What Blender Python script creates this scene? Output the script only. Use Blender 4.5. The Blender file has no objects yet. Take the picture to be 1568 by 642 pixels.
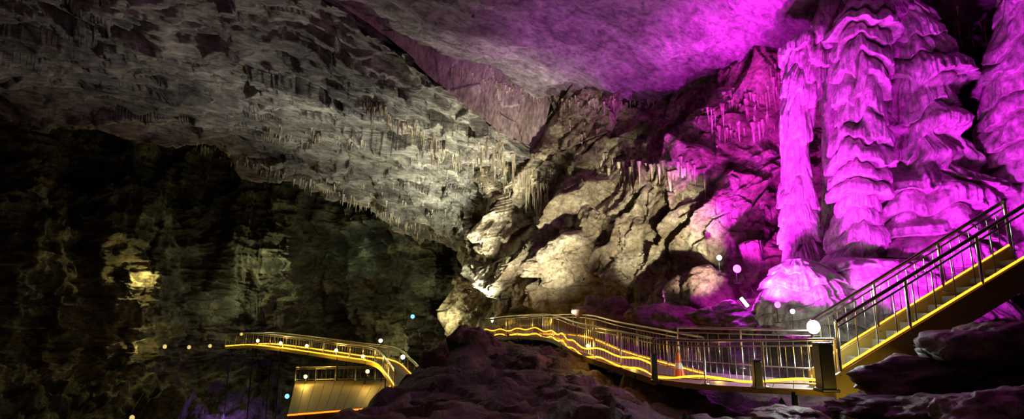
import bpy, math, random
import numpy as np
from mathutils import Vector
from mathutils.bvhtree import BVHTree
random.seed(7); RNG=np.random.RandomState(5)
S=bpy.context.scene
S.view_settings.view_transform='Standard'
S.view_settings.look='None'
# ---------------------------------------------------------------- camera
F=850.0; PITCH=math.radians(10.6); CZ=1.3
cp,sp=math.cos(PITCH),math.sin(PITCH)
def P(u,v,d):
    x=(u-784)/F*d; y=(321-v)/F*d
    return Vector((x, d*cp-y*sp, CZ+d*sp+y*cp))
def PY(u,v,Y):
    yy=(321-v)/F
    return P(u,v,Y/(cp-sp*yy))
cd=bpy.data.cameras.new('camera'); cam=bpy.data.objects.new('camera',cd)
S.collection.objects.link(cam); cam.location=(0,0,CZ); cam.rotation_euler=(math.pi/2+PITCH,0,0)
cd.sensor_width=36; cd.lens=36*F/1568; cd.clip_end=400; cd.clip_start=.05
S.camera=cam
w=bpy.data.worlds.new('cave_dark'); S.world=w; w.use_nodes=True
w.node_tree.nodes['Background'].inputs[0].default_value=(.02,.025,.03,1)
w.node_tree.nodes['Background'].inputs[1].default_value=.05
# ---------------------------------------------------------------- numpy noise
def _h(ix,iy,iz,s):
    M=np.uint64(0xffffffff)
    n=(ix.astype(np.int64)&0xffffffff).astype(np.uint64)*np.uint64(374761393)
    n=n+(iy.astype(np.int64)&0xffffffff).astype(np.uint64)*np.uint64(668265263)
    n=n+(iz.astype(np.int64)&0xffffffff).astype(np.uint64)*np.uint64(2246822519)
    n=(n+np.uint64(s*1274126177&0xffffffff))&M
    n=((n^(n>>np.uint64(13)))*np.uint64(1274126177))&M
    n=((n^(n>>np.uint64(15)))*np.uint64(2246822519))&M
    n=n^(n>>np.uint64(16))
    return n.astype(np.float64)/4294967296.0
def vnoise(p,s=0):
    i=np.floor(p).astype(np.int64); f=p-i; f=f*f*f*(f*(f*6-15)+10)
    r=0
    for a in (0,1):
        wa=f[:,0] if a else 1-f[:,0]
        for b in (0,1):
            wb=f[:,1] if b else 1-f[:,1]
            for c in (0,1):
                wc=f[:,2] if c else 1-f[:,2]
                r=r+wa*wb*wc*_h(i[:,0]+a,i[:,1]+b,i[:,2]+c,s)
    return r*2-1
def fbm(p,o=5,s=0,g=.5):
    r=0;a=1.0
    for k in range(o):
        r=r+a*vnoise(p*2.03**k+k*17.3,s+k); a*=g
    return r
def ridged(p,o=4,s=0):
    r=0;a=1.0
    for k in range(o):
        r=r+a*(1-2*np.abs(vnoise(p*2.1**k+k*9.1,s+k))); a*=.5
    return r
def facet(p,s=0,tilt=1.0):
    i=np.floor(p).astype(np.int64)
    best=np.full(len(p),1e9); out=np.zeros(len(p))
    for a in (-1,0,1):
        for b in (-1,0,1):
            for c in (-1,0,1):
                j=i+np.array([a,b,c])
                h=[_h(j[:,0],j[:,1],j[:,2],s+k) for k in range(7)]
                q=j+np.stack(h[:3],1)
                dv=p-q; d=(dv**2).sum(1)
                val=((dv[:,0]*(h[3]-.5)+dv[:,1]*(h[4]-.5)+dv[:,2]*(h[5]-.5))*2*tilt+(h[6]-.5))
                m=d<best; best[m]=d[m]; out[m]=val[m]
    return out
# ---------------------------------------------------------------- materials
def nodes_mat(name):
    m=bpy.data.materials.new(name); m.use_nodes=True
    nt=m.node_tree; b=nt.nodes['Principled BSDF']; return m,nt,b
def rock_mat(name,c1,c2,c3,scale=.5,bump=.6,rough=.55,bs=6.0,stretch=(1,1,1),crack=.5,spec=.5,rz=0):
    m,nt,b=nodes_mat(name); N=nt.nodes; L=nt.links
    tc=N.new('ShaderNodeTexCoord'); mp=N.new('ShaderNodeMapping'); mp.vector_type='TEXTURE'
    mp.inputs['Scale'].default_value=tuple(1/q for q in stretch); mp.inputs['Rotation'].default_value=(0,0,rz)
    L.new(tc.outputs['Object'],mp.inputs[0])
    n1=N.new('ShaderNodeTexNoise'); n1.inputs['Scale'].default_value=scale; n1.inputs['Detail'].default_value=8; n1.inputs['Roughness'].default_value=.65
    L.new(mp.outputs[0],n1.inputs['Vector'])
    r=N.new('ShaderNodeValToRGB'); L.new(n1.outputs[0],r.inputs[0])
    r.color_ramp.elements[0].position=.33; r.color_ramp.elements[0].color=(*c1,1)
    r.color_ramp.elements[1].position=.68; r.color_ramp.elements[1].color=(*c3,1)
    e=r.color_ramp.elements.new(.5); e.color=(*c2,1)
    n2=N.new('ShaderNodeTexNoise'); n2.inputs['Scale'].default_value=bs; n2.inputs['Detail'].default_value=10; n2.inputs['Roughness'].default_value=.7
    L.new(mp.outputs[0],n2.inputs['Vector'])
    vo=N.new('ShaderNodeTexVoronoi'); vo.feature='DISTANCE_TO_EDGE'; vo.inputs['Scale'].default_value=scale*2.2
    n3=N.new('ShaderNodeTexNoise'); n3.inputs['Scale'].default_value=scale*4; n3.inputs['Detail'].default_value=5
    L.new(mp.outputs[0],n3.inputs['Vector'])
    mx=N.new('ShaderNodeMix'); mx.data_type='VECTOR'; mx.inputs['Factor'].default_value=.35
    L.new(mp.outputs[0],mx.inputs[4]); L.new(n3.outputs['Color'],mx.inputs[5]); L.new(mx.outputs[1],vo.inputs['Vector'])
    cr=N.new('ShaderNodeMapRange'); cr.inputs[1].default_value=0; cr.inputs[2].default_value=.06; cr.inputs[3].default_value=1-crack; cr.inputs[4].default_value=1
    L.new(vo.outputs['Distance'],cr.inputs[0])
    sp2=N.new('ShaderNodeMapRange'); sp2.inputs[1].default_value=.35; sp2.inputs[2].default_value=.65; sp2.inputs[3].default_value=.4; sp2.inputs[4].default_value=1.45
    L.new(n2.outputs[0],sp2.inputs[0])
    mu=N.new('ShaderNodeMath'); mu.operation='MULTIPLY'; L.new(cr.outputs[0],mu.inputs[0]); L.new(sp2.outputs[0],mu.inputs[1])
    vm=N.new('ShaderNodeVectorMath'); vm.operation='SCALE'; L.new(r.outputs[0],vm.inputs[0]); L.new(mu.outputs[0],vm.inputs['Scale'])
    L.new(vm.outputs[0],b.inputs['Base Color'])
    ad=N.new('ShaderNodeMath'); ad.operation='MULTIPLY_ADD'; ad.inputs[1].default_value=.5
    L.new(cr.outputs[0],ad.inputs[0]); L.new(n2.outputs[0],ad.inputs[2])
    bp=N.new('ShaderNodeBump'); bp.inputs['Strength'].default_value=bump; bp.inputs['Distance'].default_value=.28
    L.new(ad.outputs[0],bp.inputs['Height']); L.new(bp.outputs[0],b.inputs['Normal'])
    b.inputs['Roughness'].default_value=rough; b.inputs['Specular IOR Level'].default_value=spec
    return m
def plain(name,col,rough=.5,metal=0,bumpy=0):
    m,nt,b=nodes_mat(name)
    n=nt.nodes.new('ShaderNodeTexNoise'); n.inputs['Scale'].default_value=14; n.inputs['Detail'].default_value=4
    mr=nt.nodes.new('ShaderNodeMix'); mr.data_type='RGBA'
    mr.inputs[6].default_value=(*[c*.7 for c in col],1); mr.inputs[7].default_value=(*[min(1,c*1.2) for c in col],1)
    nt.links.new(n.outputs[0],mr.inputs[0]); nt.links.new(mr.outputs[2],b.inputs['Base Color'])
    b.inputs['Roughness'].default_value=rough; b.inputs['Metallic'].default_value=metal
    return m
def emit(name,col,st):
    m,nt,b=nodes_mat(name)
    b.inputs['Base Color'].default_value=(*col,1); b.inputs['Emission Color'].default_value=(*col,1); b.inputs['Emission Strength'].default_value=st
    return m
M_ceil=rock_mat('limestone_ceiling',(.20,.17,.16),(.38,.34,.32),(.6,.55,.51),.35,1,.40,3.5,(.6,1.2,1.5),.3,.5,.69)
M_over=rock_mat('limestone_overhang',(.10,.09,.078),(.34,.315,.275),(.74,.70,.61),.40,1,.40,3.5,(.4,1.3,1.6),.4,.5,.69)
M_step=rock_mat('smooth_pink_limestone',(.30,.22,.21),(.42,.33,.32),(.55,.45,.43),.40,.4,.5,3.0,(2,2,.6),.1)
M_back=rock_mat('limestone_back',(.13,.085,.05),(.38,.31,.21),(.74,.67,.50),.45,.9,.40,4,(1,1,1),.4)
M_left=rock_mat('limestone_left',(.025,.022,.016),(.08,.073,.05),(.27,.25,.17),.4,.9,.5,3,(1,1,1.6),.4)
M_floor=rock_mat('dark_floor_rock',(.04,.025,.02),(.09,.06,.05),(.17,.12,.1),.8,.8,.6,5,(1,1,1),.4)
M_bould=rock_mat('red_boulder_rock',(.07,.035,.03),(.14,.08,.065),(.23,.14,.125),.9,.7,.55,5,(1,1,1),.2)
M_calc=rock_mat('calcite_flowstone',(.36,.32,.28),(.60,.56,.50),(.82,.78,.73),.9,.5,.33,6,(1,1,.6),.05)
M_stal=rock_mat('stalactite_calcite',(.34,.28,.18),(.58,.50,.36),(.8,.75,.6),1.5,.3,.4,6,(1,1,.4),.0)
M_steel=plain('brushed_steel',(.62,.60,.55),.28,1)
M_deck=plain('deck_planks',(.16,.13,.085),.6)
M_fascia=plain('fascia_lit_yellow',(.32,.24,.05),.5)  # yellow LED light on fascia and stringers is put into the base colour
M_black=plain('black_plastic',(.02,.02,.022),.4)
M_orange=plain('cone_orange',(.9,.16,.03),.5)
M_white=plain('cone_white',(.8,.8,.8),.4)
M_led=emit('led_rope_yellow',(1,.33,.015),3.6)
M_ledo=emit('led_rope_amber',(1,.18,.01),2.6)
M_lampw=emit('lamp_lens_white',(.85,1,.9),40)
M_lampm=emit('lamp_lens_magenta',(1,.12,1),3.5)
M_lampy=emit('lamp_lens_yellow',(1,.65,.12),20)
M_lampd=emit('lamp_lens_dim_yellow',(1,.75,.25),.8)
M_lampb=emit('lamp_lens_blue',(.1,.35,1),4)
# ---------------------------------------------------------------- mesh helpers
def link(o,parent=None):
    S.collection.objects.link(o)
    if parent: o.parent=parent
    return o
def mkmesh(name,V,Fc,mats,smooth=True,parent=None,mi=None):
    me=bpy.data.meshes.new(name); me.from_pydata([tuple(v) for v in V],[],Fc)
    for m in (mats if isinstance(mats,(list,tuple)) else [mats]): me.materials.append(m)
    if mi is not None: me.polygons.foreach_set('material_index',mi)
    if smooth: me.polygons.foreach_set('use_smooth',[True]*len(me.polygons))
    me.update()
    return link(bpy.data.objects.new(name,me),parent)
def empty(name,loc=(0,0,0)):
    e=bpy.data.objects.new(name,None); e.empty_display_size=.2; S.collection.objects.link(e); return e
def cr_w(n,m):
    W=np.zeros((m,n))
    for k in range(m):
        t=k/(m-1)*(n-1); i=min(int(t),n-2); f=t-i
        c=[-.5*f+f*f-.5*f**3, 1-2.5*f*f+1.5*f**3, .5*f+2*f*f-1.5*f**3, -.5*f*f+.5*f**3]
        for q in range(4):
            j=i-1+q
            if j<0: W[k,0]+=2*c[q]; W[k,1]-=c[q]
            elif j>n-1: W[k,n-1]+=2*c[q]; W[k,n-2]-=c[q]
            else: W[k,j]+=c[q]
    return W
def grid_faces(R,C,wrap=False):
    idx=np.arange(R*C).reshape(R,C)
    if wrap: idx=np.concatenate([idx,idx[:,:1]],1)
    a=idx[:-1,:-1];b=idx[:-1,1:];c=idx[1:,1:];d=idx[1:,:-1]
    return np.stack([a,b,c,d],-1).reshape(-1,4).tolist()
def normals(G):
    du=np.gradient(G,axis=1); dv=np.gradient(G,axis=0)
    n=np.cross(du,dv); n/= (np.linalg.norm(n,axis=2,keepdims=True)+1e-9); return n
BV=[]
def patch(name,rows,R,C,dispf,mat,toward=(0,0,1.3)):
    G=np.array([[tuple(P(*c)) for c in r] for r in rows]) if not isinstance(rows,np.ndarray) else rows
    Wr=cr_w(G.shape[0],R); Wc=cr_w(G.shape[1],C)
    X=np.einsum('ri,ijk->rjk',Wr,G); X=np.einsum('cj,rjk->rck',Wc,X)
    n=normals(X); ctr=np.array(toward)
    if (n*(ctr-X)).sum()<0: n=-n
    p=X.reshape(-1,3); d=dispf(p)
    X2=p+n.reshape(-1,3)*d[:,None]
    fc=grid_faces(R,C)
    o=mkmesh(name,X2,fc,mat)
    BV.append(BVHTree.FromPolygons([tuple(v) for v in X2],fc))
    return o
def sstep(a,b,x):
    t=np.clip((x-a)/(b-a),0,1); return t*t*(3-2*t)
# ---------------------------------------------------------------- ceiling (upper slab)
def strata(p,sa,sc,sz):
    al=.77*p[:,0]+.64*p[:,1]; ac=-.64*p[:,0]+.77*p[:,1]
    return np.stack([al*sa,ac*sc,p[:,2]*sz],1)
def d_ceil(p):
    r=.5*fbm(p/9,3,1)+.24*fbm(p/2.6,5,3)
    return r+.22*ridged(strata(p,.22,.6,.6),4,8)+.28*facet(strata(p,.25,.7,.7),4)+.12*facet(strata(p,.8,1.8,1.8),5)
def wgrid(x0,x1,y0,y1,zf,nx=14,ny=12):
    return np.array([[(x,y,zf(x,y)) for x in np.linspace(x0,x1,nx)] for y in np.linspace(y0,y1,ny)])
patch('ceiling',wgrid(-22,34,-10,42,lambda x,y:13.6+.02*abs(x)),430,460,d_ceil,M_ceil)
# ---------------------------------------------------------------- lower overhang layer
def d_over(p):
    return .6*fbm(p/6,3,11)+.18*fbm(p/1.8,5,12)+.32*ridged(strata(p,.16,.5,.5),4,13)+.6*facet(strata(p,.2,.55,.6),14,1.)+.32*facet(strata(p,.5,1.3,1.3),15)+.10*facet(strata(p,1.3,3,3),18)+.12*fbm(strata(p,.8,2.5,2.5),3,16)
B=[[(-500,-350,12),(-100,-250,14),(200,-150,16),(440,-48,20),(610,70,24.6),(705,150,27.8),(818,230,32.2)],
 [(-450,-100,15),(-80,0,18),(200,60,21),(420,100,25),(600,160,28.5),(710,205,31),(808,265,33)],
 [(-420,60,18),(-50,110,22),(220,160,26),(420,200,31),(590,240,34.5),(700,280,36),(790,320,35.5)],
 [(-400,120,20),(0,140,25),(240,205,30),(440,262,36),(570,320,40),(690,372,42),(760,395,39)],
 [(-400,60,24),(0,90,29),(240,150,34),(440,215,41),(570,290,45),(690,350,48),(760,380,46)]]
patch('rock_overhang',B,380,620,d_over,M_over)
# step between the layers
ST=[[(-100,-420,16),(200,-270,17.5),(440,-110,20.5),(600,15,24.4),(660,45,26),(740,85,28.6),(845,130,32.6)],
    [(-100,-330,15),(200,-200,16.6),(440,-80,20.2),(605,42,24.3),(662,82,26),(745,128,28.8),(838,178,32)],
    [(-100,-240,14.2),(200,-140,16.3),(440,-44,20),(612,74,24.6),(660,120,26.2),(742,185,29),(822,238,32.2)]]
patch('rock_step',ST,110,420,lambda p:.06*fbm(p/1.5,4,21)+.10*facet(p/2.2,22)+.10*fbm(p/4,2,23),M_step)
# ---------------------------------------------------------------- back wall
Cg=[[(700,90,40),(830,110,35.5),(930,110,34),(1040,95,33),(1130,60,30.5),(1240,0,26.5),(1340,-60,24),(1500,-120,30),(1750,-160,22)],
 [(710,200,38),(828,168,32.6),(930,160,31.8),(1040,148,30.8),(1120,115,28),(1240,60,25.6),(1340,30,27),(1490,20,32),(1750,0,24)],
 [(730,280,37),(800,240,33),(900,230,32),(1030,220,30),(1120,190,28),(1230,150,27),(1340,120,29),(1490,130,36),(1750,130,25)],
 [(715,350,39),(790,320,34),(890,290,31.5),(1010,280,29),(1110,270,27.5),(1220,250,28),(1340,250,29),(1490,250,36),(1750,250,24)],
 [(700,400,41),(780,400,35),(880,370,31),(1000,370,28),(1100,360,26.5),(1210,350,26),(1340,350,27),(1490,350,32),(1750,350,22)],
 [(690,450,42),(770,450,36),(870,440,31),(990,440,27.5),(1090,430,25),(1200,430,23),(1340,440,24),(1480,440,24),(1750,440,18)],
 [(690,530,42),(770,520,36),(870,520,31),(990,520,26),(1090,520,22),(1200,520,20),(1340,540,19),(1480,560,17),(1750,580,14)]]
SL=[(1085,250,955,440,48,28,1.9,-1),(905,285,765,425,36,33,1.5,1),(975,270,850,425,38,31,1.2,1),(850,235,745,430,26,34.5,1.1,-1),
    (1120,180,1010,245,34,29,1.0,-1),(980,175,860,250,30,32,.9,1),(1150,290,1070,430,34,26.5,1.1,-1),(930,380,850,470,30,29.5,1.2,-1),(1250,150,1120,300,30,27.5,1.0,1)]
def d_back(p):
    al=-.55*p[:,0]-.83*p[:,2]; ac=.83*p[:,0]-.55*p[:,2]
    a=np.stack([ac,p[:,1]*.8,al*.38],1)
    r=.5*fbm(p/5,3,31)+1.0*facet(a/2.6,32,1.2)+.5*facet(a/1.1,33,1)+.20*facet(p/.8,34)+.14*fbm(p/.9,5,35)+.12*ridged(a/1.2,4,36)
    wob=.25*fbm(p/1.5,3,38)
    for (u0,v0,u1,v1,wpx,d,H,sg) in SL:
        A=np.array(P(u0,v0,d)); Bq=np.array(P(u1,v1,d)); L=Bq-A; ln=np.linalg.norm(L[[0,2]]); ex=np.array([L[0],L[2]])/ln; ey=np.array([-ex[1],ex[0]])
        if ey[0]<0: ey=-ey
        q=p[:,[0,2]]-A[[0,2]]; s=(q@ex)/ln+wob*.1; t=(q@ey)/(wpx/F*d)+wob
        m=sstep(-.05,.06,s)*(1-sstep(.94,1.05,s))
        tt=t*sg
        prof=np.where(tt<.72,np.clip((tt+1)/1.72,0,1),np.clip((1-tt)/.28,0,1))
        r=r+H*m*prof*(np.abs(p[:,1]-A[1])<9)
    return r
patch('wall_back',Cg,470,640,d_back,M_back)
# ---------------------------------------------------------------- left wall
Dg=[[(-420,0,30),(-50,30,40),(200,110,50),(420,180,58),(580,250,60),(730,300,58)],
 [(-420,200,28),(-50,230,38),(200,280,48),(420,300,54),(580,320,50),(730,350,50)],
 [(-420,350,26),(-50,360,35),(200,370,44),(400,390,52),(580,400,50),(730,420,48)],
 [(-420,480,25),(-50,480,34),(200,480,43),(400,470,52),(580,480,50),(730,490,47)],
 [(-420,600,25),(-50,600,33),(200,590,42),(400,580,51),(580,580,49),(730,570,46)],
 [(-420,800,20),(-50,800,25),(200,780,32),(400,760,40),(580,740,40),(730,730,40)]]
def d_left(p):
    a=np.stack([p[:,0],p[:,1],p[:,2]*.3],1)
    st=np.stack([p[:,0]*.25,p[:,1]*.25,p[:,2]*1.5],1)
    return 1.6*fbm(a/4,3,41)+1.0*facet(a/3.5,42)+.4*ridged(a/1.8,4,43)+.35*fbm(p/1.2,4,44)+.4*ridged(st,4,45)+.25*facet(p/1.2,46)
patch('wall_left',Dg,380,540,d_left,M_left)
# ---------------------------------------------------------------- floor
nx,ny=460,420
xs=np.linspace(-34,26,nx); ys=np.linspace(-4,48,ny)
XX,YY=np.meshgrid(xs,ys); p=np.stack([XX.ravel(),YY.ravel(),0*XX.ravel()],1)
x,y=p[:,0],p[:,1]
z=-.55+0*x
z=z-.35*np.exp(-((x-4)/5)**2-((y-13)/2.5)**2)
z+= 1.1*np.exp(-((x+1.5)/.9)**2-((y-18.5)/2.0)**2)
z+= .35*sstep(14,22,y)*sstep(-2,1,x)
z+= .35*np.exp(-((x-1.2)/1.8)**2-((y-15)/3.)**2)
z+= sstep(13.2,19,y)*1.2*sstep(4,8,x)
edge=-2.9-.03*(y-14)-1.0*sstep(26,34,y)
z=z-9*sstep(0,3.0,edge-x)
z+= .16*fbm(p/1.7,4,51)+.28*facet(p/1.3,52)+.10*facet(p/.45,53)
mkmesh('floor',np.stack([x,y,z],1),grid_faces(ny,nx),M_floor)
FL=BVHTree.FromPolygons([tuple(v) for v in np.stack([x,y,z],1)],grid_faces(ny,nx)); BV.append(FL)
# ---------------------------------------------------------------- boulders
def ico(sub):
    import bmesh
    bm=bmesh.new(); bmesh.ops.create_icosphere(bm,subdivisions=sub,radius=1)
    V=np.array([v.co[:] for v in bm.verts]); Fc=[[v.index for v in f.verts] for f in bm.faces]; bm.free(); return V,Fc
ICO=ico(5)
def boulder(name,c,size,seed,mat,amp=.35,rot=0):
    V,Fc=ICO; c=np.array(c); size=np.array(size)
    n=V.copy()
    rs=np.random.RandomState(seed); r=np.ones(len(V))
    for k in range(16):
        d=rs.normal(size=3); d/=np.linalg.norm(d); h=rs.uniform(.62,.9)
        dt=n@d; m=dt>1e-3; r[m]=np.minimum(r[m],h/dt[m])
    r=r*(1+amp*.25*fbm(n*2.2+seed*3.1,5,seed)+amp*.15*facet(n*2.5+seed,seed))
    X=n*r[:,None]*size
    cr,sr=math.cos(rot),math.sin(rot); X[:,:2]=X[:,:2]@np.array([[cr,sr],[-sr,cr]])
    X=X+c
    return mkmesh(name,X,Fc,mat)
for i,(u,v,d,sx,sy,sz) in enumerate([(715,530,18,.75,.8,.85),(675,572,17,.65,.8,.8),(640,615,16,.7,.9,.7),(735,630,13,.5,.6,.5),(700,600,15,.55,.7,.6),
      (745,525,20,.5,.8,.5),(810,560,17,1.0,1,.5),(870,605,14,.9,.9,.5),(800,625,13,.8,.8,.4),(610,650,15,.5,.7,.5),(940,615,13,.8,.7,.35)]):
    boulder('boulder',P(u,v,d),(sx,sy,sz),60+i,M_bould,.5,i*.7)
for i,(u,v,d,sx,sy,sz) in enumerate([(1420,585,9.0,1.3,1,.45),(1520,540,8.6,1.1,1,.6),(1480,640,7,1.1,.8,.35),(1340,625,8,.8,.6,.2),(1560,640,6.2,.9,.7,.4),(1200,640,9,.9,.6,.22)]):
    boulder('boulder',P(u,v,d),(sx,sy,sz),90+i,M_bould,.5,i*.9)
for i,(u,v,d,sx,sy,sz) in enumerate([(1020,490,21,1.6,1.2,.8),(1080,450,22,2.0,1.5,1.3),(1150,500,18,1.3,1,.6),(930,485,24,1.8,1.3,.9),(1100,490,19,1.2,1,.7),(1230,455,18.5,1.2,1,.8)]):
    boulder('boulder',P(u,v,d),(sx,sy,sz),120+i,M_bould,.5,i*.8)
# ---------------------------------------------------------------- flowstone columns
def flowstone(name,prof,Y,T,amp=.16,seed=0,mat=M_calc,R=520,C=300,parent=None,lob=.12,flute=.05):
    v=np.array([q[0] for q in prof],float)
    c=[];rr=[];zz=[]
    for (vv,uL,uR) in prof:
        a=PY(uL,vv,Y);b=PY(uR,vv,Y); c.append((a.x+b.x)/2); rr.append((b.x-a.x)/2); zz.append(a.z)
    zz=np.array(zz); o=np.argsort(zz); zz=zz[o]; c=np.array(c)[o]; rr=np.array(rr)[o]
    z=np.linspace(zz[0],zz[-1],R); cx=np.interp(z,zz,c); rad=np.interp(z,zz,rr)
    k=np.hanning(17);k/=k.sum()
    cx=np.convolve(np.pad(cx,8,'edge'),k,'valid'); rad=np.convolve(np.pad(rad,8,'edge'),k,'valid')
    th=np.linspace(0,2*np.pi,C,endpoint=False)
    Z,TH=np.meshgrid(z,th,indexing='ij')
    ct,st=np.cos(TH),np.sin(TH)
    q=np.stack([(ct*1.3).ravel(),(st*1.3).ravel(),(Z*.45).ravel()],1)
    q2=np.stack([(ct*2.6).ravel(),(st*2.6).ravel(),(Z*.8).ravel()],1)
    warp=(fbm(q,2,seed+1)*.6+.25*fbm(q2,2,seed+9)).reshape(Z.shape)
    zw=Z/T+warp+.5*np.sin(Z*.9+seed)
    f=zw-np.floor(zw); tier=np.floor(zw)
    ta=_h(tier.ravel().astype(np.int64),(0*tier).ravel().astype(np.int64),(0*tier).ravel().astype(np.int64),seed).reshape(Z.shape)
    shelf=np.where(f<.12,(f/.12)**.5,np.cos((f-.12)/.88*np.pi/2)**.8)
    am=amp*(.5+ta)
    ql=np.stack([(ct*1.1).ravel(),(st*1.1).ravel(),(Z*.25).ravel()],1)
    lobes=lob*fbm(ql*1.4,3,seed+4).reshape(Z.shape)
    qf=np.stack([(ct*9).ravel(),(st*9).ravel(),(Z*.55).ravel()+tier.ravel()*7],1)
    fl=flute*ridged(qf,3,seed+6).reshape(Z.shape)*(.35+.65*np.clip(1-f,0,1))
    qd=np.stack([(ct*5).ravel(),(st*5).ravel(),(Z*3).ravel()],1)
    det=.03*fbm(qd,5,seed+7).reshape(Z.shape)
    r=rad[:,None]*(1-amp*.5+am*shelf+lobes+fl+det)
    Z2=Z-.14*T*shelf*(f<.3)
    X=np.stack([cx[:,None]+r*ct,Y+r*st,Z2],-1).reshape(-1,3)
    return mkmesh(name,X,grid_faces(R,C,True),mat,parent=parent)
col=empty('flowstone_column')
flowstone('main_body',[(-90,1335,1395),(0,1340,1388),(40,1345,1420),(90,1350,1445),(135,1348,1465),(150,1355,1440),(200,1350,1462),(215,1360,1440),(250,1355,1466),(265,1350,1450),(300,1318,1492),(335,1316,1488),(350,1325,1465),(400,1290,1488),(470,1270,1500),(560,1250,1520)],20,1.2,.34,3,parent=col,lob=.1,flute=.085,R=640,C=360)
flowstone('side_shelves',[(-90,1303,1348),(0,1300,1350),(60,1282,1350),(150,1284,1350),(230,1284,1348),(300,1283,1343),(380,1278,1343),(470,1265,1343),(560,1250,1343)],18.8,.75,.55,8,parent=col)
flowstone('flowstone_pillar',[(60,1210,1280),(120,1205,1255),(180,1200,1238),(250,1202,1236),(320,1200,1242),(370,1204,1252),(420,1205,1265),(500,1185,1285)],20.5,1.1,.34,15,R=420,C=220,lob=.15,flute=.1)
flowstone('flowstone_pillar',[(-60,1250,1330),(60,1255,1310),(150,1258,1290),(240,1262,1284),(330,1262,1288),(420,1255,1295)],21.5,1.0,.2,22,R=420,C=200)
flowstone('flowstone_pillar',[(-60,1545,1640),(60,1535,1640),(120,1516,1640),(200,1520,1660),(285,1522,1680),(400,1520,1700)],19,1.0,.2,31,R=420,C=240)
flowstone('flowstone_mound',[(398,1205,1235),(410,1190,1260),(430,1180,1280),(460,1170,1300),(510,1165,1310)],17.5,.5,.15,37,R=200,C=240)
flowstone('flowstone_mound',[(395,1280,1300),(405,1240,1400),(440,1225,1430),(480,1215,1450),(540,1210,1460)],18.3,.6,.12,44,R=200,C=260)
# ---------------------------------------------------------------- stalactites
SV=[];SF=[]
def cone(b,L,r,seed):
    n=7; k0=len(SV); rs=random.Random(seed)
    lv=[(-.25*L,1.5),(0,1.0),(.35,.62),(.7,.34),(1,.04)]
    lx,ly=rs.uniform(-.04,.04),rs.uniform(-.04,.04)
    for j,(t,s) in enumerate(lv):
        zt=-t*L if j else .25*L
        for a in range(n):
            an=a/n*6.283; rr=r*s*rs.uniform(.85,1.15)
            SV.append((b.x+rr*math.cos(an)+lx*t*L,b.y+rr*math.sin(an)+ly*t*L,b.z+zt))
    for j in range(len(lv)-1):
        for a in range(n):
            SF.append((k0+j*n+a,k0+j*n+(a+1)%n,k0+(j+1)*n+(a+1)%n,k0+(j+1)*n+a))
def cast(u,v):
    o=Vector((0,0,CZ)); dr=(P(u,v,1)-o).normalized(); best=None
    for b in BV:
        h=b.ray_cast(o,dr)
        if h[0] is not None and (best is None or h[3]<best[1]): best=(h[0],h[3])
    return best[0] if best else None
cl=[((400,205),(560,215),50,.2,.6,6),((560,160),(680,225),60,.25,.9,7),((640,225),(760,260),44,.2,.8,12),((740,225),(830,290),60,.4,1.5,14),
    ((770,262),(840,285),18,1.0,2.4,8),((930,255),(1040,270),24,.4,1.4,8),((1000,250),(1080,270),18,.5,1.4,8),((690,105),(830,155),50,.15,.5,3),
    ((840,155),(1000,158),60,.2,.7,4),((1080,165),(1200,140),60,.2,1.0,9),((1090,210),(1190,180),30,.3,.9,10),((300,222),(480,285),60,.2,.6,4),
    ((470,280),(690,370),90,.2,.7,4),((1180,110),(1290,60),30,.4,1.2,12),((850,160),(930,240),12,.3,1.0,10),((500,290),(720,330),40,.15,.5,16),((1380,20),(1560,60),25,.4,1.2,16)]
k=0
for (a,b,n,l0,l1,j) in cl:
    for i in range(n):
        t=random.random(); u=a[0]+(b[0]-a[0])*t+random.gauss(0,j*.5); v=a[1]+(b[1]-a[1])*t+random.gauss(0,j)
        h=cast(u,v); k+=1
        if h is None or h.z<2.5: continue
        L=l0+(l1-l0)*random.random()**2
        cone(h,L,.03+.05*L*random.uniform(.7,1.3),k)
mkmesh('stalactites',SV,SF,M_stal)
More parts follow.
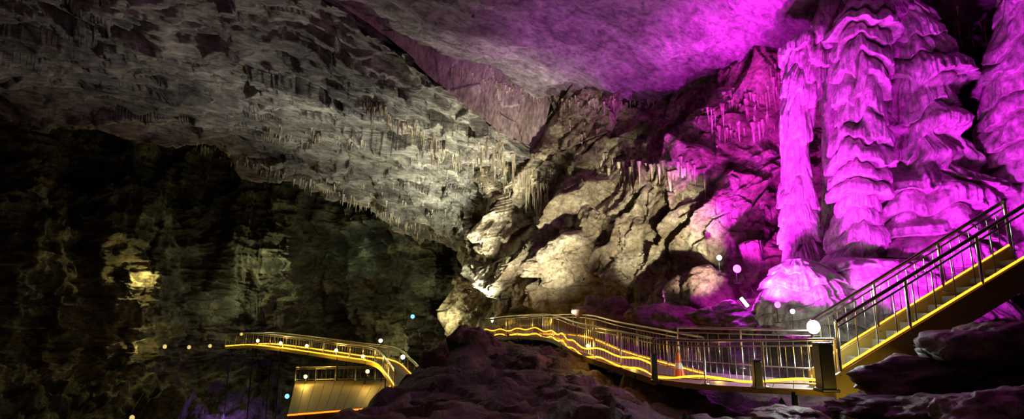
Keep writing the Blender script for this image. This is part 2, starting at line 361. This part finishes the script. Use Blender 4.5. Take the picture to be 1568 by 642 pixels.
# ---------------------------------------------------------------- metalwork
class Buf:
    def __init__(s): s.V=[];s.F=[];s.M=[]
    def tube(s,pts,r,n=6,mi=0):
        k0=len(s.V); pts=[Vector(q) for q in pts]
        for i,q in enumerate(pts):
            t=(pts[min(i+1,len(pts)-1)]-pts[max(i-1,0)]).normalized()
            up=Vector((0,0,1)) if abs(t.z)<.9 else Vector((1,0,0))
            a=t.cross(up).normalized(); b=a.cross(t)
            for j in range(n):
                an=j/n*2*math.pi; s.V.append(tuple(q+r*(math.cos(an)*a+math.sin(an)*b)))
        for i in range(len(pts)-1):
            for j in range(n):
                s.F.append((k0+i*n+j,k0+i*n+(j+1)%n,k0+(i+1)*n+(j+1)%n,k0+(i+1)*n+j)); s.M.append(mi)
        s.F.append(tuple(k0+j for j in range(n))); s.M.append(mi)
        s.F.append(tuple(k0+(len(pts)-1)*n+j for j in range(n))[::-1]); s.M.append(mi)
    def prism(s,poly,z0,z1,mi=0):
        k0=len(s.V); n=len(poly)
        for q in poly: s.V.append((q[0],q[1],q[2]+z0))
        for q in poly: s.V.append((q[0],q[1],q[2]+z1))
        s.F.append(tuple(range(k0,k0+n))[::-1]); s.F.append(tuple(range(k0+n,k0+2*n))); s.M+= [mi]*2
        for i in range(n):
            s.F.append((k0+i,k0+(i+1)%n,k0+n+(i+1)%n,k0+n+i)); s.M.append(mi)
    def box(s,c,sx,sy,sz,mi=0,yaw=0):
        c=Vector(c); ca,sa=math.cos(yaw),math.sin(yaw)
        poly=[(c.x+ca*x-sa*y,c.y+sa*x+ca*y,c.z) for x,y in ((-sx/2,-sy/2),(sx/2,-sy/2),(sx/2,sy/2),(-sx/2,sy/2))]
        s.prism(poly,-sz/2,sz/2,mi)
    def done(s,name,mats,parent=None,smooth=False): return mkmesh(name,s.V,s.F,mats,smooth,parent,s.M)
def resample(pts,step,smooth=True):
    G=np.array([tuple(q) for q in pts])
    if smooth and len(G)>2: G=cr_w(len(G),24*(len(G)-1)+1)@G
    seg=np.linalg.norm(np.diff(G,axis=0),axis=1); s=np.concatenate([[0],np.cumsum(seg)])
    n=max(2,int(round(s[-1]/step))+1); t=np.linspace(0,s[-1],n)
    return [Vector((np.interp(q,s,G[:,0]),np.interp(q,s,G[:,1]),np.interp(q,s,G[:,2]))) for q in t]
def railing(line,parent,h=.95,post=1.5,bal=.16,r=.03,led=M_led,ledr=.028,smooth=True,ledz=(.06,),drape=False,rb=.009,tag=''):
    b=Buf(); up=Vector((0,0,1))
    pl=resample(line,.3,smooth)
    b.tube([q+up*h for q in pl],r,8); b.tube([q+up*(h-.12) for q in pl],r*.55,6); b.tube([q+up*.10 for q in pl],r*.6,6)
    for q in resample(line,post,smooth):
        b.tube([q,q+up*h],r*.85,8); b.box(q+up*.01,.12,.12,.02)
    for q in resample(line,bal,smooth): b.tube([q+up*.1,q+up*(h-.12)],rb,4)
    b.done('handrail'+tag,[M_steel],parent,True)
    if led:
        e=Buf()
        for z in ledz:
            pts=resample(line,.15,smooth)
            e.tube([q+up*(z+(.05*math.sin(i*.42)+.03*math.sin(i*.17) if drape else 0)) for i,q in enumerate(pts)],ledr,5)
        e.done('led_rope'+tag,[led],parent,True)
def offset(pts,wd):
    out=[]
    for i,q in enumerate(pts):
        t=pts[min(i+1,len(pts)-1)]-pts[max(i-1,0)]; t.z=0; t.normalize()
        out.append(q+Vector((t.y,-t.x,0))*wd)
    return out
def deck(near,far,parent,th=.14,smooth=True,name='deck',fas=.16):
    A=resample(near,.4,smooth); m=len(A)
    G=np.array([tuple(q) for q in far]); 
    if smooth and len(G)>2: G=cr_w(len(G),24*(len(G)-1)+1)@G
    Bp=[Vector(G[int(round(i/(m-1)*(len(G)-1)))]) if len(G)>2 else far[0].lerp(far[-1],i/(m-1)) for i in range(m)]
    b=Buf()
    for i in range(m-1):
        poly=[A[i].lerp(A[i+1],.02),A[i].lerp(A[i+1],.98),Bp[i].lerp(Bp[i+1],.98),Bp[i].lerp(Bp[i+1],.02)]
        b.prism([tuple(q) for q in poly],-.05,0,0)
    for side in (A,Bp):
        for i in range(m-1):
            a,c=side[i],side[i+1]; t=(c-a).normalized(); nn=Vector((t.y,-t.x,0))*.03
            b.prism([tuple(a-nn),tuple(c-nn),tuple(c+nn),tuple(a+nn)],-fas,-.0,1)
    b.done(name,[M_deck,M_fascia],parent)
    s=Buf()
    for i in range(2,m-1,8):
        for q in (A[i],Bp[i]):
            h=FL.ray_cast(q-Vector((0,0,.05)),Vector((0,0,-1)))
            L=h[3] if h[0] is not None else .5
            s.tube([q-Vector((0,0,.06)),q-Vector((0,0,L+.25))],.05,6)
    if s.V: s.done('supports',[M_black],parent,True)
# middle walkway
wm=empty('cave_walkway')
near=[P(1003,580,13.5),P(950,563,15),P(885,541,17.8),P(842,518,23),P(790,514,27),P(742,515,31)]
far=offset(near,1.5)
deck(near,far,wm); railing(near,wm,ledz=(.05,.30),drape=True,tag='_near',ledr=.024); railing(far,wm,ledz=(.05,),tag='_far',ledr=.018)
# platform at the stair foot
pf=empty('viewing_platform')
pn=[P(1285,598,10.6),P(1160,593,11.6),P(1070,588,12.6),P(1003,580,13.5)]
pb=[PY(1262,560,13.0),PY(1180,556,13.6),PY(1110,552,14.4),PY(1040,548,15.4)]
for q in pb: q.z=pn[1].z+.02
deck(pn,pb,pf,fas=.12); railing(pn,pf,ledz=(.12,),drape=True,bal=.15,tag='_near',ledr=.026); 
pb2=[q+Vector((0,0,.16)) for q in pb]; railing(pb2,pf,led=None,bal=.3,tag='_far')
# left walkway and lower platform
wl=empty('cave_walkway')
ln=[P(345,531,47),P(385,529,45),(P(440,535,43)),P(520,547,40),P(572,556,37.5),P(592,575,35.5),P(604,592,33.5)]
lf=offset(ln,-1.6); 
deck(ln,lf,wl,fas=.22); railing(ln,wl,ledz=(.05,),ledr=.045,r=.05,bal=.3,tag='_near'); railing(lf,wl,ledz=(.05,),ledr=.04,r=.05,bal=.3,tag='_far')
lp=empty('viewing_platform')
zc=-3.45
def onz(u,v,z):
    a=P(u,v,1)-Vector((0,0,CZ)); t=(z-CZ)/a.z; return Vector((0,0,CZ))+a*t
pa=[onz(440,637,zc),onz(575,626,zc)]; pc=[onz(452,584,zc),onz(604,582,zc)]
deck(pa,pc,lp,smooth=False,fas=.35); 
railing(pc,lp,smooth=False,r=.05,bal=.3,led=None,tag='_far')
e=Buf(); e.tube([q+Vector((0,0,.02)) for q in resample([pa[0],pa[1],pc[1]],.5,False)],.05,5); e.done('led_rope_edge',[M_ledo],lp,True)
# ---------------------------------------------------------------- staircase
st=empty('staircase')
s0=P(1288,592,10.5); s1=P(1620,392,10.0)
sd=s1-s0; wv=Vector((.08,.95,0))
b=Buf(); ns=14
for i in range(ns):
    a=s0+sd*(i/ns); c=s0+sd*((i+1)/ns); top=c.z
    poly=[(a.x,a.y,top),(c.x,c.y,top),(c.x+wv.x,c.y+wv.y,top),(a.x+wv.x,a.y+wv.y,top)]
    b.prism(poly,-.05,0,0)
    poly=[(a.x,a.y,a.z),(a.x+.02,a.y,a.z),(a.x+.02+wv.x,a.y+wv.y,a.z),(a.x+wv.x,a.y+wv.y,a.z)]
    b.prism(poly,0,top-a.z-.05,0)
b.done('steps',[M_deck],st)
b=Buf()
for off in (Vector((0,-.05,0)),wv+Vector((0,.05,0))):
    a=s0+off-Vector((.15,0,.1)); c=s1+off
    k0=len(b.V)
    for q in (a,c):
        for dy in (-.03,.03):
            for dz in (-.2,.30): b.V.append((q.x,q.y+dy,q.z+dz))
    for f in ((0,1,3,2),(4,6,7,5),(0,4,5,1),(2,3,7,6),(1,5,7,3),(0,2,6,4)): b.F.append(tuple(k0+j for j in f)); b.M.append(0)
b.done('stringers',[M_fascia],st)
railing([s0+Vector((0,-.05,.2)),s1+Vector((0,-.05,.2))],st,h=1.0,smooth=False,post=1.7,bal=.42,r=.035,rb=.014,ledz=(.14,-.02),ledr=.02,tag='_near')
railing([s0+wv+Vector((0,.05,.2)),s1+wv+Vector((0,.05,.2))],st,h=1.0,smooth=False,post=1.5,bal=.2,r=.035,rb=.01,ledz=(.14,),ledr=.016,tag='_far')
# ---------------------------------------------------------------- bollards, cone
def bollard(c,h,wd):
    b=Buf(); b.box(c+Vector((0,0,h/2)),wd,wd,h); b.box(c+Vector((0,0,h+.02)),wd*1.12,wd*1.12,.04); b.box(c+Vector((0,0,.03)),wd*1.3,wd*1.3,.06)
    o=b.done('bollard',[M_black]); m=o.modifiers.new('bevel','BEVEL'); m.width=.015
bollard(P(1266,600,10.3),.85,.26); bollard(P(1161,596,11.3),.55,.16); bollard(P(1003,585,13.2),.62,.13)
cb=P(1040,571,13.6); cb.z=pn[2].z+.02
b=Buf(); b.box(cb+Vector((0,0,.015)),.36,.36,.03,0)
n=20
for (z0,r0,z1,r1,mi) in ((.03,.14,.22,.10,0),(.22,.10,.36,.07,1),(.36,.07,.6,.03,0)):
    k0=len(b.V)
    for zz,rr in ((z0,r0),(z1,r1)):
        for j in range(n): b.V.append((cb.x+rr*math.cos(j/n*6.2832),cb.y+rr*math.sin(j/n*6.2832),cb.z+zz))
    for j in range(n): b.F.append((k0+j,k0+(j+1)%n,k0+n+(j+1)%n,k0+n+j)); b.M.append(mi)
b.F.append(tuple(range(k0+n,k0+2*n))); b.M.append(0)
b.done('traffic_cone',[M_orange,M_white])
# ---------------------------------------------------------------- lamps
def round_lamp(name,c,R,lens,stand=0):
    """reflector lamp: dished housing facing -Y with a domed round lens, yoke and stand"""
    b=Buf(); n=24; k=R/.165
    prof=[(.02,.16),(.05,.12),(.11,.05),(.155,-.02),(.165,-.05)]
    for (rr,yy) in prof:
        for j in range(n): b.V.append((c.x+k*rr*math.cos(j/n*6.2832),c.y+k*yy,c.z+k*rr*math.sin(j/n*6.2832)))
    for i in range(len(prof)-1):
        for j in range(n): b.F.append((i*n+j,i*n+(j+1)%n,(i+1)*n+(j+1)%n,(i+1)*n+j)); b.M.append(0)
    k0=len(b.V)
    for (rr,yy) in ((.15,-.045),(.12,-.075),(.06,-.095),(.005,-.10)):
        for j in range(n): b.V.append((c.x+k*rr*math.cos(j/n*6.2832),c.y+k*yy,c.z+k*rr*math.sin(j/n*6.2832)))
    for i in range(3):
        for j in range(n): b.F.append((k0+i*n+j,k0+i*n+(j+1)%n,k0+(i+1)*n+(j+1)%n,k0+(i+1)*n+j)); b.M.append(1)
    h=stand if stand else R*2
    b.tube([c+Vector((0,.06*k,-.1*k)),c+Vector((0,.06*k,-h))],.022*min(1,k),8,0)
    b.tube([c+Vector((-.12*k,.06*k,-h)),c+Vector((.12*k,.06*k,-h))],.02*min(1,k),6,0)
    b.done(name,[M_black,lens],None,True)
def floodlight(pos,aim,size,lens,name='floodlight',asp=.56):
    b=Buf(); s=size
    b.box((0,0,0),s,s*.35,s*(asp+.12),0); b.box((0,-s*.19,0),s*.86,s*.04,s*asp,1)
    for k in (-2,-1,0,1,2): b.box((k*s*.17,s*.22,0),s*.04,s*.1,s*.6,0)
    b.box((-s*.54,0,-s*.2),s*.04,s*.12,s*.5,0); b.box((s*.54,0,-s*.2),s*.04,s*.12,s*.5,0); b.box((0,0,-s*.45),s*1.12,s*.12,s*.04,0)
    o=b.done(name,[M_black,lens]); o.location=pos
    d=(Vector(aim)-Vector(pos)); o.rotation_euler=Vector((-d.x,-d.y,-d.z)).to_track_quat('Y','Z').to_euler()
    return o
def spot(pos,aim,en,col,ang=110,blend=.8,size=.25,name='spot_beam'):
    l=bpy.data.lights.new(name,'SPOT'); l.energy=en; l.color=col; l.spot_size=math.radians(ang); l.spot_blend=blend; l.shadow_soft_size=size
    o=bpy.data.objects.new(name,l); S.collection.objects.link(o); o.location=pos
    o.rotation_euler=(Vector(aim)-Vector(pos)).to_track_quat('-Z','Y').to_euler(); return o
def point(pos,en,col,size=.15,name='lamp_and_fill'):
    l=bpy.data.lights.new(name,'POINT'); l.energy=en; l.color=col; l.shadow_soft_size=size
    o=bpy.data.objects.new(name,l); S.collection.objects.link(o); o.location=pos; return o
MAG=(.88,.02,1); WH=(1,.93,.66)
cam0=(0,0,CZ)
wl_c=P(1244,501,11.6)
round_lamp('work_lamp',wl_c,.15,M_lampw,1.1)
point(wl_c+Vector((-.05,-.35,.05)),60,(.85,1,.9),.12); point(P(1243,505,12.4),260,(.85,1,.9),.1)
fl=floodlight(P(1140,463,16),(P(1140,463,10)),.34,M_lampw,'tube_light',.24); fl.rotation_euler.y=math.radians(55)
round_lamp('floodlight',P(1213,477,15.5),.07,M_lampw,.5)
round_lamp('floodlight',P(1128,412,20),.16,M_lampm,.5); round_lamp('floodlight',P(1101,395,21),.10,M_lampw,.5); round_lamp('floodlight',P(1190,467,16),.10,M_lampm,.5)
# magenta floods
spot(P(1150,452,16.2),P(1390,200,20),6500,MAG,95,.7,.10)
spot(P(1210,458,15.2),P(1390,200,20),2600,MAG,95,.7,.10)
spot(P(1440,470,13.5),P(1420,250,20),2400,MAG,100,.8,.12)
spot(P(1240,470,16.5),P(1090,-40,24),25000,MAG,110,.95,.2)
spot(P(1160,425,20),P(1150,160,27),5500,MAG,85,.9,.15)
spot(P(1480,470,14),P(1600,150,19),2600,MAG,80,.8,.15)
spot(P(1000,500,22),P(920,30,25),7500,(.80,.16,.95),66,.95,.2)
point(P(1120,445,19.3),160,MAG,.1); point(P(1130,416,19.2),70,MAG,.1)
# white-green floods in the centre
spot(P(870,500,23),P(770,285,33),6000,WH,80,.9,.2)
spot(P(750,495,30),P(740,215,33),5500,(1,.96,.72),85,.95,.15)
spot(P(735,505,33),P(670,250,35),6500,(.97,1,.78),95,.95,.2)
spot(P(1135,458,16.5),P(1000,345,28),10000,(1,.93,.64),36,.7,.08)
spot(P(560,520,30),P(440,110,25),3000,(.92,.90,.82),85,.95,.4)
# warm accents
point(P(765,480,34),240,(1,.5,.12),.1)
def walllight(u,v,en,col,off=(0,-2.2,-2.2)):
    h=cast(u,v)
    if h is not None: point(h+Vector(off),en,col,.1)
walllight(240,400,230,(1,.80,.25),(0,-1.3,-1.5)); walllight(240,500,120,(1,.80,.25),(0,-1.2,-1.4)); walllight(420,380,210,(.95,1,.5),(0,-1.6,-1.7)); walllight(375,440,140,(.9,1,.55),(0,-1.4,-1.6))
walllight(560,350,150,(.7,1,.6),(-1,-2.4,-2.4)); walllight(640,400,110,(.9,1,.5),(0,-2,-2)); walllight(690,450,200,(1,.95,.5),(-.5,-1.6,-2)); walllight(610,500,80,(1,.95,.4),(0,-1.5,-1.5))
walllight(385,595,110,(.42,.15,1),(0,-3,-2))  # purple light added at the wall to suggest the mist
# walkway lamps
for (u,v,d,m) in ((468,577,38,M_lampy),(563,569,37,M_lampy),(430,526,42,M_lampy),(515,537,40,M_lampy),(395,522,44,M_lampy),(470,530,41.5,M_lampy),(556,546,38.5,M_lampy),(632,485,33,M_lampb),(440,607,29,M_lampb),(583,522,37,M_lampw),(617,547,33,M_lampw),(253,531,31,M_lampd),(322,530,36,M_lampd),(290,532,34,M_lampd),(370,512,44,M_lampd),(900,530,17.2,M_lampy),(203,640,24,M_lampd)):
    round_lamp('path_lamp',P(u,v,d),.13 if d>20 else .06,m,.3)
for (u,v,d,en) in ((468,575,37.5,170),(563,567,36.5,170),(500,530,40,90),(420,520,43,70),(900,528,16.8,20),(1240,575,10.9,9),(1100,575,13,10),(860,508,23,25),(800,505,28,40),(970,560,15,10)):
    point(P(u,v,d),en,(1,.60,.09),.08)  # those away from a path lamp are added for amber pools
point(P(1345,640,9.3),20,(1,.66,.10),.08)  # added light without a fixture, brightens the foot of the stair stringer
# faint fill lights added over the boulders, no lamp stands there
point(P(800,560,9)+Vector((-1,0,3.0)),85,(1,.43,.33),.5)
point(P(1450,600,6)+Vector((0,-1,1.5)),9,(.8,.25,1),.3)
